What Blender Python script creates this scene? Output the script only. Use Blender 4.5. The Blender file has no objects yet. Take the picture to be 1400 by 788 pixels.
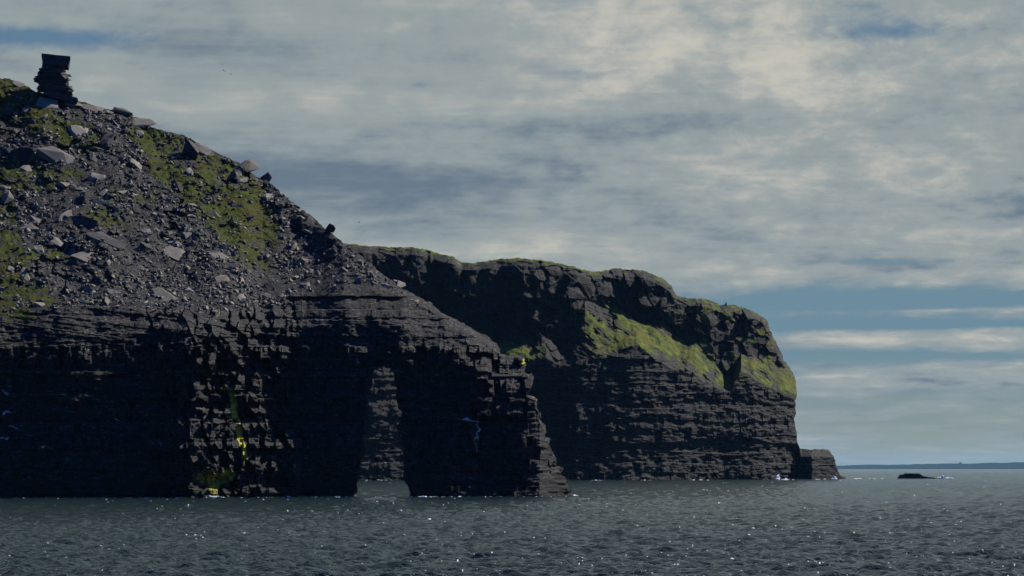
import bpy, bmesh, math, random
import numpy as np
from mathutils import Vector, Matrix, Euler

SC = bpy.context.scene
COL = SC.collection
R = math.radians
rng = np.random.default_rng(7)
random.seed(7)

# ------------------------------------------------------------------ camera model
F = 3970.0                      # focal length in pixels of the 1400 x 788 photograph
CAM_H = 6.0                     # eye height on the boat
PITCH = math.atan((641 - 394) / F)


def ray(px, py):
    a = (np.asarray(px, float) - 700) / F
    b = (394 - np.asarray(py, float)) / F
    c, s = math.cos(PITCH), math.sin(PITCH)
    return a, c - b * s, s + b * c


def P(px, py, Y):
    """world point at distance Y on the bearing that the survey of the photograph gives"""
    dx, dy, dz = ray(px, py)
    t = np.asarray(Y, float) / dy
    return np.stack(np.broadcast_arrays(t * dx, t * dy, CAM_H + t * dz), -1)


# ------------------------------------------------------------------ numpy noise
def _h(ix, iy, iz, seed):
    n = (ix.astype(np.int64) * 374761393 + iy.astype(np.int64) * 668265263 + iz.astype(np.int64) * 2147483647 + seed * 1274126177) & 0xFFFFFFFF
    n = ((n ^ (n >> 13)) * 1274126177) & 0xFFFFFFFF
    n = ((n ^ (n >> 16)) * 2246822519) & 0xFFFFFFFF
    n = n ^ (n >> 15)
    return (n & 0xFFFFFF) / float(0x1000000)


def hash1(i, seed=0):
    i = np.asarray(i)
    z = np.zeros_like(i)
    return _h(i, z, z, seed)


def hash2(i, j, seed=0):
    i, j = np.broadcast_arrays(np.asarray(i), np.asarray(j))
    return _h(i, j, np.zeros_like(i), seed)


def vnoise(x, y, seed=0):
    x, y = np.broadcast_arrays(np.asarray(x, float), np.asarray(y, float))
    ix, iy = np.floor(x).astype(np.int64), np.floor(y).astype(np.int64)
    fx, fy = x - ix, y - iy
    fx, fy = fx * fx * fx * (fx * (fx * 6 - 15) + 10), fy * fy * fy * (fy * (fy * 6 - 15) + 10)
    a, b = hash2(ix, iy, seed), hash2(ix + 1, iy, seed)
    c, d = hash2(ix, iy + 1, seed), hash2(ix + 1, iy + 1, seed)
    return (a * (1 - fx) + b * fx) * (1 - fy) + (c * (1 - fx) + d * fx) * fy


def fbm(x, y, seed=0, octs=4, gain=0.5):
    s, a, t = 0, 1.0, 0
    for o in range(octs):
        s = s + a * vnoise(np.asarray(x) * 2 ** o + 13.7 * o, np.asarray(y) * 2 ** o + 7.1 * o, seed + o)
        t += a
        a *= gain
    return s / t


def ridged(x, y, seed=0, octs=4):
    s, a, t = 0, 1.0, 0
    for o in range(octs):
        s = s + a * (1 - np.abs(2 * vnoise(np.asarray(x) * 2 ** o + 3.7 * o, np.asarray(y) * 2 ** o + 9.1 * o, seed + o) - 1))
        t += a
        a *= 0.5
    return s / t


def voronoi(x, y, seed=0):
    x, y = np.broadcast_arrays(np.asarray(x, float), np.asarray(y, float))
    ix, iy = np.floor(x).astype(np.int64), np.floor(y).astype(np.int64)
    best = np.full(x.shape, 1e9)
    out = [np.zeros(x.shape) for _ in range(5)]
    for i in (-1, 0, 1):
        for j in (-1, 0, 1):
            cx, cy = ix + i, iy + j
            qx, qy = cx + hash2(cx, cy, seed), cy + hash2(cx, cy, seed + 1)
            d = (x - qx) ** 2 + (y - qy) ** 2
            m = d < best
            best = np.where(m, d, best)
            for k, v in enumerate((x - qx, y - qy, hash2(cx, cy, seed + 2), hash2(cx, cy, seed + 3), hash2(cx, cy, seed + 4))):
                out[k] = np.where(m, v, out[k])
    return out            # offset x, offset y, three numbers that belong to the cell


def ss(a, b, x):
    t = np.clip((np.asarray(x, float) - a) / (b - a), 0, 1)
    return t * t * (3 - 2 * t)


def lut(pts):
    xs, ys = [p[0] for p in pts], [p[1] for p in pts]
    return lambda x: np.interp(x, xs, ys)


def inside(px, py, poly):
    r = np.zeros(np.shape(px), bool)
    n = len(poly)
    for i in range(n):
        (x1, y1), (x2, y2) = poly[i], poly[(i + 1) % n]
        if y1 == y2:
            continue
        c = ((y1 > py) != (y2 > py)) & (px < (x2 - x1) * (py - y1) / (y2 - y1) + x1)
        r ^= c
    return r


def nearest_on(px, py, polys):
    best = np.full(px.shape, 1e18)
    bx, by = px.copy(), py.copy()
    for poly in polys:
        n = len(poly)
        for i in range(n):
            (x1, y1), (x2, y2) = poly[i], poly[(i + 1) % n]
            dx, dy = x2 - x1, y2 - y1
            t = np.clip(((px - x1) * dx + (py - y1) * dy) / (dx * dx + dy * dy + 1e-9), 0, 1)
            qx, qy = x1 + t * dx, y1 + t * dy
            d = (px - qx) ** 2 + (py - qy) ** 2
            m = d < best
            best = np.where(m, d, best)
            bx, by = np.where(m, qx, bx), np.where(m, qy, by)
    return bx, by


# ------------------------------------------------------------------ mesh helpers
def make_mesh(name, verts, faces, attrs=None, smooth=False):
    verts = np.ascontiguousarray(verts, np.float32)
    faces = np.ascontiguousarray(faces, np.int32)
    k = faces.shape[1]
    me = bpy.data.meshes.new(name)
    me.vertices.add(len(verts))
    me.vertices.foreach_set('co', verts.ravel())
    me.loops.add(faces.size)
    me.loops.foreach_set('vertex_index', faces.ravel())
    me.polygons.add(len(faces))
    me.polygons.foreach_set('loop_start', np.arange(0, faces.size, k, dtype=np.int32))
    me.polygons.foreach_set('loop_total', np.full(len(faces), k, np.int32))
    me.polygons.foreach_set('use_smooth', np.full(len(faces), smooth, bool))
    me.update(calc_edges=True)
    if attrs:
        for an, av in attrs.items():
            a = me.attributes.new(an, 'FLOAT_COLOR', 'POINT')
            d = np.ones((len(verts), 4), np.float32)
            d[:, :av.shape[1]] = av
            a.data.foreach_set('color', d.ravel())
    return me


def link(name, me, mat, parent=None):
    o = bpy.data.objects.new(name, me)
    COL.objects.link(o)
    if mat is not None:
        me.materials.append(mat)
    if parent is not None:
        o.parent = parent
    return o


def tag(o, label=None, cat=None, group=None, kind=None):
    if label:
        o['label'] = label
    if cat:
        o['category'] = cat
    if group:
        o['group'] = group
    if kind:
        o['kind'] = kind
    return o


# ------------------------------------------------------------------ node helpers
class N:
    """tiny expression layer over shader math nodes"""
    def __init__(s, tree, sock):
        s.t, s.s = tree, sock

    def _op(s, op, *o):
        n = s.t.nodes.new('ShaderNodeMath')
        n.operation = op
        for i, v in enumerate((s,) + o):
            if isinstance(v, N):
                s.t.links.new(v.s, n.inputs[i])
            else:
                n.inputs[i].default_value = v
        return N(s.t, n.outputs[0])

    def __add__(s, o): return s._op('ADD', o)
    __radd__ = __add__
    def __mul__(s, o): return s._op('MULTIPLY', o)
    __rmul__ = __mul__
    def __sub__(s, o): return s._op('SUBTRACT', o)
    def __rsub__(s, o): return (s * -1.0) + o
    def __truediv__(s, o): return s._op('DIVIDE', o)

    def clamp(s):
        n = s._op('ADD', 0.0)
        n.s.node.use_clamp = True
        return n

    def step(s, a, b):
        n = s.t.nodes.new('ShaderNodeMapRange')
        n.interpolation_type = 'SMOOTHSTEP'
        s.t.links.new(s.s, n.inputs[0])
        n.inputs[1].default_value, n.inputs[2].default_value = a, b
        return N(s.t, n.outputs[0])


def comb(t, x, y, z=0.0):
    n = t.nodes.new('ShaderNodeCombineXYZ')
    for i, v in enumerate((x, y, z)):
        if isinstance(v, N):
            t.links.new(v.s, n.inputs[i])
        else:
            n.inputs[i].default_value = v
    return n.outputs[0]


def noise(t, vec, scale=1.0, detail=4.0, rough=0.5, dist=0.0):
    n = t.nodes.new('ShaderNodeTexNoise')
    if vec is not None:
        t.links.new(vec, n.inputs['Vector'])
    n.inputs['Scale'].default_value = scale
    n.inputs['Detail'].default_value = detail
    n.inputs['Roughness'].default_value = rough
    n.inputs['Distortion'].default_value = dist
    return N(t, n.outputs[0])


def mix(t, fac, a, b):
    n = t.nodes.new('ShaderNodeMix')
    n.data_type = 'RGBA'
    for sock, v in ((n.inputs[0], fac), (n.inputs[6], a), (n.inputs[7], b)):
        if isinstance(v, N):
            t.links.new(v.s, sock)
        elif isinstance(v, bpy.types.NodeSocket):
            t.links.new(v, sock)
        elif isinstance(v, (int, float)):
            sock.default_value = v
        else:
            sock.default_value = (*v, 1)
    return n.outputs[2]


def new_mat(name):
    m = bpy.data.materials.new(name)
    m.use_nodes = True
    t = m.node_tree
    b = t.nodes['Principled BSDF']
    return m, t, b


def coords(t, kind='Object'):
    n = t.nodes.new('ShaderNodeTexCoord')
    return n.outputs[kind]


def scaled(t, vec, s):
    n = t.nodes.new('ShaderNodeVectorMath')
    n.operation = 'MULTIPLY'
    t.links.new(vec, n.inputs[0])
    n.inputs[1].default_value = s
    return n.outputs[0]


def bump(t, b, h, strength, dist):
    n = t.nodes.new('ShaderNodeBump')
    n.inputs['Strength'].default_value = strength
    n.inputs['Distance'].default_value = dist
    t.links.new(h.s, n.inputs['Height'])
    t.links.new(n.outputs[0], b.inputs['Normal'])


def srgb(*c):
    return tuple((v / 255 / 12.92) if v / 255 <= 0.04045 else ((v / 255 + 0.055) / 1.055) ** 2.4 for v in c)


# ------------------------------------------------------------------ light and air
EXPOSURE = 1.0
SKY_STRENGTH = 0.06
SUN_AZ, SUN_EL, SUN_STRENGTH = 66.0, 42.0, 4.8

SC.view_settings.view_transform = 'Standard'
SC.view_settings.look = 'None'
SC.view_settings.gamma = 1.0
SC.view_settings.exposure = EXPOSURE
SC.view_settings.use_curve_mapping = False

cam_d = bpy.data.cameras.new('camera')
cam_d.sensor_width = 36.0
cam_d.sensor_fit = 'HORIZONTAL'
cam_d.lens = 36.0 * F / 1400
cam_d.clip_start, cam_d.clip_end = 0.5, 200000
cam = bpy.data.objects.new('camera', cam_d)
COL.objects.link(cam)
cam.location = (0, 0, CAM_H)
cam.rotation_euler = (math.pi / 2 + PITCH, 0, 0)
SC.camera = cam

sd = Vector((math.sin(R(SUN_AZ)) * math.cos(R(SUN_EL)), math.cos(R(SUN_AZ)) * math.cos(R(SUN_EL)), math.sin(R(SUN_EL))))
sun_d = bpy.data.lights.new('sun', 'SUN')
sun_d.energy = SUN_STRENGTH
sun_d.angle = R(0.53)
sun_d.color = (1.0, 0.94, 0.85)
sun = bpy.data.objects.new('sun', sun_d)
COL.objects.link(sun)
sun.rotation_euler = (-sd).to_track_quat('-Z', 'Y').to_euler()

SC.cycles.use_denoising = True
SC.cycles.max_bounces = 6
SC.cycles.diffuse_bounces = 2
SC.cycles.glossy_bounces = 3
SC.cycles.volume_bounces = 0
SC.cycles.sample_clamp_indirect = 4.0
SC.cycles.sample_clamp_direct = 5.0


def build_world():
    w = bpy.data.worlds.new('World')
    SC.world = w
    w.use_nodes = True
    t = w.node_tree
    bg = t.nodes['Background']
    bg.inputs['Strength'].default_value = SKY_STRENGTH
    sky = t.nodes.new('ShaderNodeTexSky')
    sky.sky_type = 'NISHITA'
    sky.sun_disc = False
    sky.sun_elevation, sky.sun_rotation = R(SUN_EL), R(SUN_AZ)
    sky.air_density, sky.dust_density, sky.ozone_density = 1.0, 0.6, 2.0
    sep = t.nodes.new('ShaderNodeSeparateXYZ')
    t.links.new(coords(t, 'Generated'), sep.inputs[0])
    X, Y, Z = (N(t, sep.outputs[i]) for i in range(3))
    U = X._op('ARCTAN2', Y) * F               # bearing and elevation, in units of 1/F radian
    V = (Z._op('ARCSINE') * F)._op('MAXIMUM', 0.0)
    cy = (V / 150.0 + 1.0)._op('LOGARITHM', math.e) * 400.0

    def blob(u, v, su, sv):
        a, b = (U - u) / su, (V - v) / sv
        return (a * a + b * b)._op('MULTIPLY', -1.0)._op('EXPONENT')

    n1 = noise(t, comb(t, U / 420.0, cy / 110.0, 3.1), 1.0, 6, 0.55, 0.4)
    n2 = noise(t, comb(t, U / 150.0, cy / 48.0, 9.3), 1.0, 8, 0.6, 0.7)
    n3 = noise(t, comb(t, U / 300.0, cy / 55.0, 21.7), 1.0, 7, 0.55, 0.5)
    n4 = noise(t, comb(t, U / 62.0, cy / 20.0, 5.5), 1.0, 6, 0.6, 0.15)
    bias = (n4 - 0.5) * (V.step(120, 360) * 0.32 + 0.1) + V.step(180, 300) * 0.25 + blob(-60, 440, 360, 85) * 0.28 + blob(140, 455, 190, 40) * 0.22 + V.step(700, 300) * 0.02
    for a, u, v, su, sv in ((-.36, -650, 582, 150, 14), (-.14, -600, 560, 120, 16), (-.07, 500, 625, 190, 24), (-.10, 560, 600, 120, 14), (-.15, 520, 590, 90, 12), (-.2, 120, 540, 90, 10),
                            (-.18, -130, 522, 70, 8), (-.42, 520, 226, 260, 17), (-.30, 560, 195, 330, 7), (.16, 560, 214, 200, 5), (.24, 560, 177, 330, 10),
                            (-.30, 560, 152, 330, 9), (.14, 640, 118, 200, 12), (-.2, 520, 282, 120, 5)):
        bias = bias + blob(u, v, su, sv) * a
    cov = ((n1 * 0.55 + n2 * 0.45) + bias).step(0.36, 0.68)
    # cloud brightness
    n5 = noise(t, comb(t, U / 240.0, cy / 13.0, 31.0), 1.0, 5, 0.6, 0.2)
    b = 0.50 + (n5 - 0.5) * 0.42 + (n3 - 0.5) * 0.85 + (n2 - 0.5) * 0.5 + (n4 - 0.5) * (U.step(-500, 500) * 0.65 + 0.3)
    for a, u, v, su, sv in ((-.30, -120, 398, 330, 42), (-.25, 80, 470, 260, 14), (-.15, -420, 570, 300, 30), (.20, 330, 530, 330, 110), (.12, 150, 600, 260, 60), (-.14, -200, 340, 200, 30), (-.20, -330, 395, 170, 36), (.12, -100, 300, 200, 22)):
        b = b + blob(u, v, su, sv) * a
    k = 1.0 / (SKY_STRENGTH * 2 ** EXPOSURE)
    C = lambda r, g, bl: tuple(v * k for v in srgb(r, g, bl))
    cloud = mix(t, b.step(0.05, 0.55), C(104, 121, 137), C(150, 160, 162))
    cloud = mix(t, b.step(0.5, 1.0), cloud, C(198, 195, 184))
    # thin air low over the sea, deep blue above and behind
    low = mix(t, V.step(0, 190), C(145, 153, 141), C(108, 138, 154))
    clear = mix(t, V.step(180, 800), low, C(90, 120, 149))
    gam = t.nodes.new('ShaderNodeVectorMath')          # the clear sky away from the sun is deep blue
    gam.operation = 'MULTIPLY'
    t.links.new(sky.outputs[0], gam.inputs[0])
    gam.inputs[1].default_value = (0.14, 0.40, 1.22)
    clear = mix(t, V.step(1500, 3500), clear, gam.outputs[0])
    front = Y.step(0.1, 0.7)
    clear = mix(t, front, gam.outputs[0], clear)
    cov = cov * (V.step(4800, 2400) * 0.95 + 0.05) * front
    t.links.new(mix(t, cov, clear, cloud), bg.inputs['Color'])


build_world()


# ------------------------------------------------------------------ materials
def rock_material(name, big, lush=1.0, dark=1.0):
    """dark bedded rock; the mask attribute says where grass (r), yellow weed (g) and white guano with painted sunlit edges (b) lie"""
    m, t, b = new_mat(name)
    co = coords(t)
    at = t.nodes.new('ShaderNodeAttribute')
    at.attribute_name = 'mask'
    sp = t.nodes.new('ShaderNodeSeparateColor')
    t.links.new(at.outputs['Color'], sp.inputs[0])
    g, al, guano_lit = (N(t, sp.outputs[i]) for i in range(3))
    s = big
    q = lambda k, *c: tuple(v * k for v in c)
    na = noise(t, scaled(t, co, (1 / (9 * s),) * 3), 1, 6, 0.6)
    nb = noise(t, scaled(t, co, (0.03 / s, 0.03 / s, 1.1 / s)), 1, 5, 0.6, 0.3)
    nc = noise(t, scaled(t, co, (1.6 / s,) * 3), 1, 4, 0.65)
    q = lambda k, *c: tuple(v * k for v in c)
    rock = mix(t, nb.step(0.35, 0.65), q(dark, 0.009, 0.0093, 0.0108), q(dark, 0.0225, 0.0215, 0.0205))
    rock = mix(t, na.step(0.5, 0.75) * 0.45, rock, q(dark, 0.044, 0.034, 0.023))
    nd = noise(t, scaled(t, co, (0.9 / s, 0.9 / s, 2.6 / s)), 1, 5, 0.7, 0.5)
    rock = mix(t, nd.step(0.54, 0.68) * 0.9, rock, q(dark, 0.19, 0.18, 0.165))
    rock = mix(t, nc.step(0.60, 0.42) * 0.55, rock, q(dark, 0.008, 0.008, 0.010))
    szz = t.nodes.new('ShaderNodeSeparateXYZ')
    t.links.new(co, szz.inputs[0])
    tide = (N(t, szz.outputs[2]) + (nc - 0.5) * 3.0 * s ** 0.5)
    rock = mix(t, tide.step(4.6, 2.2) * 0.8, rock, (0.007, 0.0075, 0.007))      # wet, weed-blackened band above the water
    ng = noise(t, scaled(t, co, (0.55 / s,) * 3), 1, 6, 0.7)
    grass = mix(t, ng.step(0.35, 0.65), q(lush, 0.018, 0.023, 0.007), q(lush, 0.060, 0.074, 0.017))
    grass = mix(t, na.step(0.45, 0.7) * 0.65, grass, q(lush, 0.055, 0.046, 0.014))
    gm = (g * 0.92 + (nc - 0.5) * 1.3 + (ng - 0.5) * 1.0).step(0.28, 0.74)
    c = mix(t, gm, rock, grass)
    c = mix(t, (al + (nc - 0.5) * 1.3).step(0.35, 0.85), c, (0.32, 0.30, 0.035))
    c = mix(t, (guano_lit + (nc - 0.5) * 1.2).step(0.5, 0.7), c, (0.42, 0.41, 0.40))  # guano, plus a sunlit edge put into the colour
    t.links.new(c, b.inputs['Base Color'])
    b.inputs['Roughness'].default_value = 0.75
    t.links.new((0.14 - gm * 0.12).s, b.inputs['Specular IOR Level'])
    nf = noise(t, scaled(t, co, (2.2 / s, 2.2 / s, 4.5 / s)), 1, 6, 0.68) + gm * ng * 0.6
    bump(t, b, nf, 0.9, 0.35 * s)
    return m


def boulder_material():
    m, t, b = new_mat('boulder_rock')
    co = coords(t)
    oi = t.nodes.new('ShaderNodeObjectInfo')
    rnd = N(t, oi.outputs['Random'])
    na = noise(t, scaled(t, co, (2.2, 2.2, 2.2)), 1, 6, 0.65)
    at = t.nodes.new('ShaderNodeAttribute')
    at.attribute_name = 'mask'
    sp = t.nodes.new('ShaderNodeSeparateColor')
    t.links.new(at.outputs['Color'], sp.inputs[0])
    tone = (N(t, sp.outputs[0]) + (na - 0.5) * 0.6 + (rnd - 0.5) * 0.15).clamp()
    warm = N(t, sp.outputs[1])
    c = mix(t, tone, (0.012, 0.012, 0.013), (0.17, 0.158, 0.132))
    c = mix(t, warm * 0.8, c, (0.17, 0.13, 0.085))
    c = mix(t, na.step(0.62, 0.75) * 0.5, c, (0.17, 0.165, 0.15))
    t.links.new(c, b.inputs['Base Color'])
    b.inputs['Roughness'].default_value = 0.7
    b.inputs['Specular IOR Level'].default_value = 0.15
    nf = noise(t, scaled(t, co, (5, 5, 9)), 1, 5, 0.65)
    bump(t, b, nf, 0.7, 0.12)
    return m


def water_material():
    m, t, b = new_mat('sea_water')
    co = coords(t)
    at = t.nodes.new('ShaderNodeAttribute')
    at.attribute_name = 'mask'
    sp = t.nodes.new('ShaderNodeSeparateColor')
    t.links.new(at.outputs['Color'], sp.inputs[0])
    foam = N(t, sp.outputs[0])  # a few whitecaps, mostly sun sparkles painted as white flecks
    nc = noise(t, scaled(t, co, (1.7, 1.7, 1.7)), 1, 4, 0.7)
    foam_glint = (foam + (nc - 0.5) * 0.5).step(0.3, 1.1)
    t.links.new(mix(t, foam_glint, (0.006, 0.015, 0.0155), (0.75, 0.77, 0.77)), b.inputs['Base Color'])
    t.links.new((0.10 + foam_glint * 0.5).s, b.inputs['Roughness'])
    b.inputs['IOR'].default_value = 1.333
    b.inputs['Specular IOR Level'].default_value = 0.28
    n1 = noise(t, scaled(t, co, (0.9, 1.3, 1)), 1, 3, 0.6, 0.3)
    n2 = noise(t, scaled(t, co, (3.2, 4.5, 1)), 1, 3, 0.6, 0.2)
    bump(t, b, n1 * 0.6 + n2 * 0.26, 1.0, 0.75)
    return m


def plain(name, col, rough=0.7):
    m, t, b = new_mat(name)
    n = noise(t, coords(t), 3.0, 4, 0.6)
    t.links.new(mix(t, n, tuple(v * 0.7 for v in col), tuple(min(1, v * 1.25) for v in col)), b.inputs['Base Color'])
    b.inputs['Roughness'].default_value = rough
    return m


M_NEAR = rock_material('headland_rock', 1.0, 0.80, 0.72)
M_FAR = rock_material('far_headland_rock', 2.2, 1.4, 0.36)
M_BOULDER = boulder_material()
M_WATER = water_material()
M_FOAM = plain('foam', (0.7, 0.72, 0.72), 0.6)
M_LAND = plain('far_land', (0.018, 0.024, 0.018), 1.0)
M_DARKBIRD = plain('dark_plumage', (0.03, 0.03, 0.032))
M_WHITEBIRD = plain('white_plumage', (0.75, 0.75, 0.74))
M_LAND.node_tree.nodes['Principled BSDF'].inputs['Specular IOR Level'].default_value = 0.0
M_POST = plain('weathered_post', (0.04, 0.036, 0.03))


# ------------------------------------------------------------------ strata
def beds(zmin, zmax, lo, hi, seed):
    r = np.random.default_rng(seed)
    b = [zmin]
    while b[-1] < zmax:
        b.append(b[-1] + (lo + (hi - lo) * r.random() ** 2.0))
    return np.array(b)


def strata(x, z, edges, wmin, wmax, seed, amp):
    """how far each bed stands out: every bed is cut by joints into blocks of its own width"""
    zz = z + 1.2 * (fbm(x / 40, x * 0 + seed, seed, 3) - 0.5) * (edges[1] - edges[0] + 1)
    zz = zz + 0.25 * (vnoise(x / 1.5, z / 1.5, seed + 3) - 0.5)
    i = np.clip(np.searchsorted(edges, zz) - 1, 0, len(edges) - 2)
    w = wmin + (wmax - wmin) * hash1(i, seed) ** 1.5
    xx = x + 0.5 * (vnoise(x / 1.2, z / 2.5, seed + 5) - 0.5) * wmin + 100 * hash1(i, seed + 1)
    j = np.floor(xx / w).astype(np.int64)
    blk = hash2(i, j, seed + 2)
    return (hash1(i, seed + 4) - 0.5) * amp, (blk ** 2 - 0.35) * amp


# ------------------------------------------------------------------ sheet builder
def build_land(name, mat, poly, hole, x0, x1, y0, y1, step, depth, masks, back, kjit, rings=7):
    us, vs = np.arange(x0, x1 + step, step), np.arange(y0, y1 + step, step)
    nu, nv = len(us), len(vs)
    px, py = np.meshgrid(us, vs)
    ccx, ccy = np.meshgrid(us[:-1] + step / 2, vs[:-1] + step / 2)
    keep = inside(ccx, ccy, poly)
    if hole:
        keep &= ~inside(ccx, ccy, hole)
    cnt = np.zeros((nv, nu), int)
    for a in (0, 1):
        for b in (0, 1):
            cnt[a:nv - 1 + a, b:nu - 1 + b] += keep
    used, bnd = cnt > 0, (cnt > 0) & (cnt < 4)
    bx, by = nearest_on(px[bnd], py[bnd], [poly] + ([hole] if hole else []))
    d = np.hypot(bx - px[bnd], by - py[bnd])
    f = np.minimum(1, 1.6 * step / np.maximum(d, 1e-6))
    bx, by = px[bnd] + (bx - px[bnd]) * f, py[bnd] + (by - py[bnd]) * f
    bx += kjit * (vnoise(bx / 3.1, by / 3.1, 91) - 0.5) * 2
    by += kjit * (vnoise(bx / 3.3, by / 2.7, 92) - 0.5) * 2
    px[bnd], py[bnd] = bx, by
    idx = -np.ones((nv, nu), int)
    idx[used] = np.arange(used.sum())
    ux, uy = px[used], py[used]
    Yd = depth(ux, uy)
    W = P(ux, uy, Yd)
    n = len(W)
    a, b, c, e = idx[:-1, :-1][keep], idx[:-1, 1:][keep], idx[1:, 1:][keep], idx[1:, :-1][keep]
    front = np.stack([e, c, b, a], 1)
    # boundary edges, oriented as in the front faces
    ed = np.concatenate([front[:, [0, 1]], front[:, [1, 2]], front[:, [2, 3]], front[:, [3, 0]]])
    key = ed[:, 0].astype(np.int64) * n + ed[:, 1]
    rev = ed[:, 1].astype(np.int64) * n + ed[:, 0]
    be = ed[~np.isin(key, rev)]
    bv = np.unique(be)
    loc = -np.ones(n, int)
    loc[bv] = np.arange(len(bv))
    WB = back(W, ux, uy)
    verts, faces = [W, WB], [front, front[:, ::-1] + n]
    prev = bv
    off = 2 * n
    for k in range(1, rings):
        s = (k / rings) ** 1.6
        q = W[bv] * (1 - s) + WB[bv] * s
        am = 1.1 * math.sin(math.pi * k / rings) * kjit
        q[:, 0] += am * (vnoise(W[bv][:, 2] / 2.0, s * 9 + W[bv][:, 0] / 3.0, 51) - 0.5) * 2
        q[:, 2] += am * (vnoise(W[bv][:, 0] / 2.0, s * 9 + W[bv][:, 2] / 3.0, 52) - 0.5) * 2
        verts.append(q)
        cur = np.arange(len(bv)) + off
        off += len(bv)
        faces.append(np.stack([be[:, 1], be[:, 0]] if k == 1 else [prev[loc[be[:, 1]]], prev[loc[be[:, 0]]]], 1))
        faces[-1] = np.concatenate([faces[-1], np.stack([cur[loc[be[:, 0]]], cur[loc[be[:, 1]]]], 1)], 1)
        prev = cur
    faces.append(np.stack([prev[loc[be[:, 1]]], prev[loc[be[:, 0]]], be[:, 0] + n, be[:, 1] + n], 1))
    mk = masks(ux, uy, W)
    allm = np.concatenate([mk, mk] + [mk[bv]] * (rings - 1))
    me = make_mesh(name, np.concatenate(verts), np.concatenate(faces), {'mask': allm})
    return link(name, me, mat)


# ------------------------------------------------------------------ the near headland with its arch
SKY_N = [(-230, 60), (-120, 88), (-60, 100), (0, 107), (12, 108), (24, 113), (40, 120), (50, 126), (75, 131), (100, 135), (107, 138), (135, 146), (160, 152),
         (185, 160), (197, 165), (207, 174), (225, 179), (250, 185), (265, 192), (280, 200), (300, 211), (325, 222), (342, 234), (350, 243), (365, 246),
         (371, 252), (386, 265), (397, 275), (416, 288), (431, 300), (444, 312), (457, 322), (468, 331), (477, 339), (490, 349), (505, 360), (528, 379),
         (545, 391), (553, 397), (564, 402), (581, 411), (602, 428), (633, 442), (645, 449), (657, 457), (675, 472), (684, 487)]
END_N = [(700, 488), (714.5, 489), (715.5, 501), (711, 510), (721, 513), (726, 522), (725, 531), (719, 541), (732, 548), (731, 556), (736, 563), (734, 573), (741, 583),
         (741, 598), (748, 602), (753, 613), (757, 628), (754, 640), (766, 642), (767, 649), (774, 655), (773, 661), (778, 669), (783, 680), (790, 712)]
HEAD_POLY = [(-230, 712)] + SKY_N + END_N
ARCH = [(480, 715), (482, 676), (488, 668), (488, 655), (490.5, 644), (492, 632), (499, 618), (498, 606), (497, 590), (500, 560), (503, 541), (507, 531), (509, 526),
        (508, 515), (510, 508), (517, 503.5), (522, 501), (528, 500.5), (534, 502), (538, 504), (541, 513), (543, 522), (546, 531), (544, 541), (547, 552), (551, 564),
        (546, 577), (548, 586), (551, 594), (550, 613), (553.5, 636), (551, 653), (554, 659), (558.5, 664), (561, 677), (563, 715)]
Y0_N = lut([(-230, 570), (0, 583), (210, 594.5), (262, 593), (330, 602), (400, 610.5), (415, 611), (490, 614), (560, 616.5), (648, 620), (690, 621.5), (738, 624), (790, 641)])
Y0S_N = lut([(-230, 570), (0, 583), (210, 594), (330, 603), (400, 611.5), (430, 614.5), (490, 616), (560, 617.5), (648, 620), (690, 621.5), (738, 624), (790, 641)])
EDGE_N = lut([(-230, 430), (0, 436), (60, 424), (150, 420), (230, 428), (300, 424), (360, 430), (420, 408), (470, 390), (520, 396), (560, 410), (600, 432), (640, 454), (690, 489), (800, 489)])
BEDS_N = beds(-6, 110, 0.55, 3.4, 3)
SKYLINE_N = lut([(x, y) for x, y in SKY_N] + [(800, 489)])

GRASS_N = [  # (px, py, half width, half height, tilt in degrees, strength)
    (20, 125, 40, 16, 20, 1), (60, 165, 60, 18, 25, 1.0), (20, 150, 40, 22, 15, 1), (10, 240, 60, 16, 8, .95), (75, 238, 40, 10, 5, .8), (5, 300, 22, 40, 0, .7), (8, 360, 26, 36, 10, .95),
    (30, 395, 45, 18, 15, .95), (60, 350, 30, 10, 0, .7), (10, 425, 40, 16, 0, .8), (200, 190, 30, 16, 35, 1), (240, 195, 45, 12, 20, 1), (225, 228, 40, 14, 45, 1), (262, 262, 50, 15, 48, 1),
    (300, 300, 48, 15, 48, .95), (335, 340, 40, 12, 48, .8), (300, 240, 40, 22, 45, .85), (330, 275, 40, 26, 40, 1), (350, 310, 34, 22, 40, 1), (150, 300, 40, 9, 10, .6), (190, 270, 30, 10, 20, .55), (110, 140, 35, 7, 20, .6)]


def spots(px, py, arr):
    v = np.zeros(np.shape(px))
    px, py = px + 18 * (fbm(px / 14, py / 11, 201, 4) - .5), py + 18 * (fbm(px / 14, py / 11, 205, 4) - .5)
    for x, y, a, b, t, s in arr:
        c, q = math.cos(R(t)), math.sin(R(t))
        dx, dy = px - x, py - y
        u, w = (dx * c + dy * q) / a, (-dx * q + dy * c) / b
        v = np.maximum(v, s * np.exp(-0.5 * (u * u + w * w) ** 1.5))
    return v


def grass_near(px, py):
    return spots(px, py, GRASS_N) * (0.45 + 0.85 * ss(.3, .6, fbm(px / 9, py / 6, 210, 4)))


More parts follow.
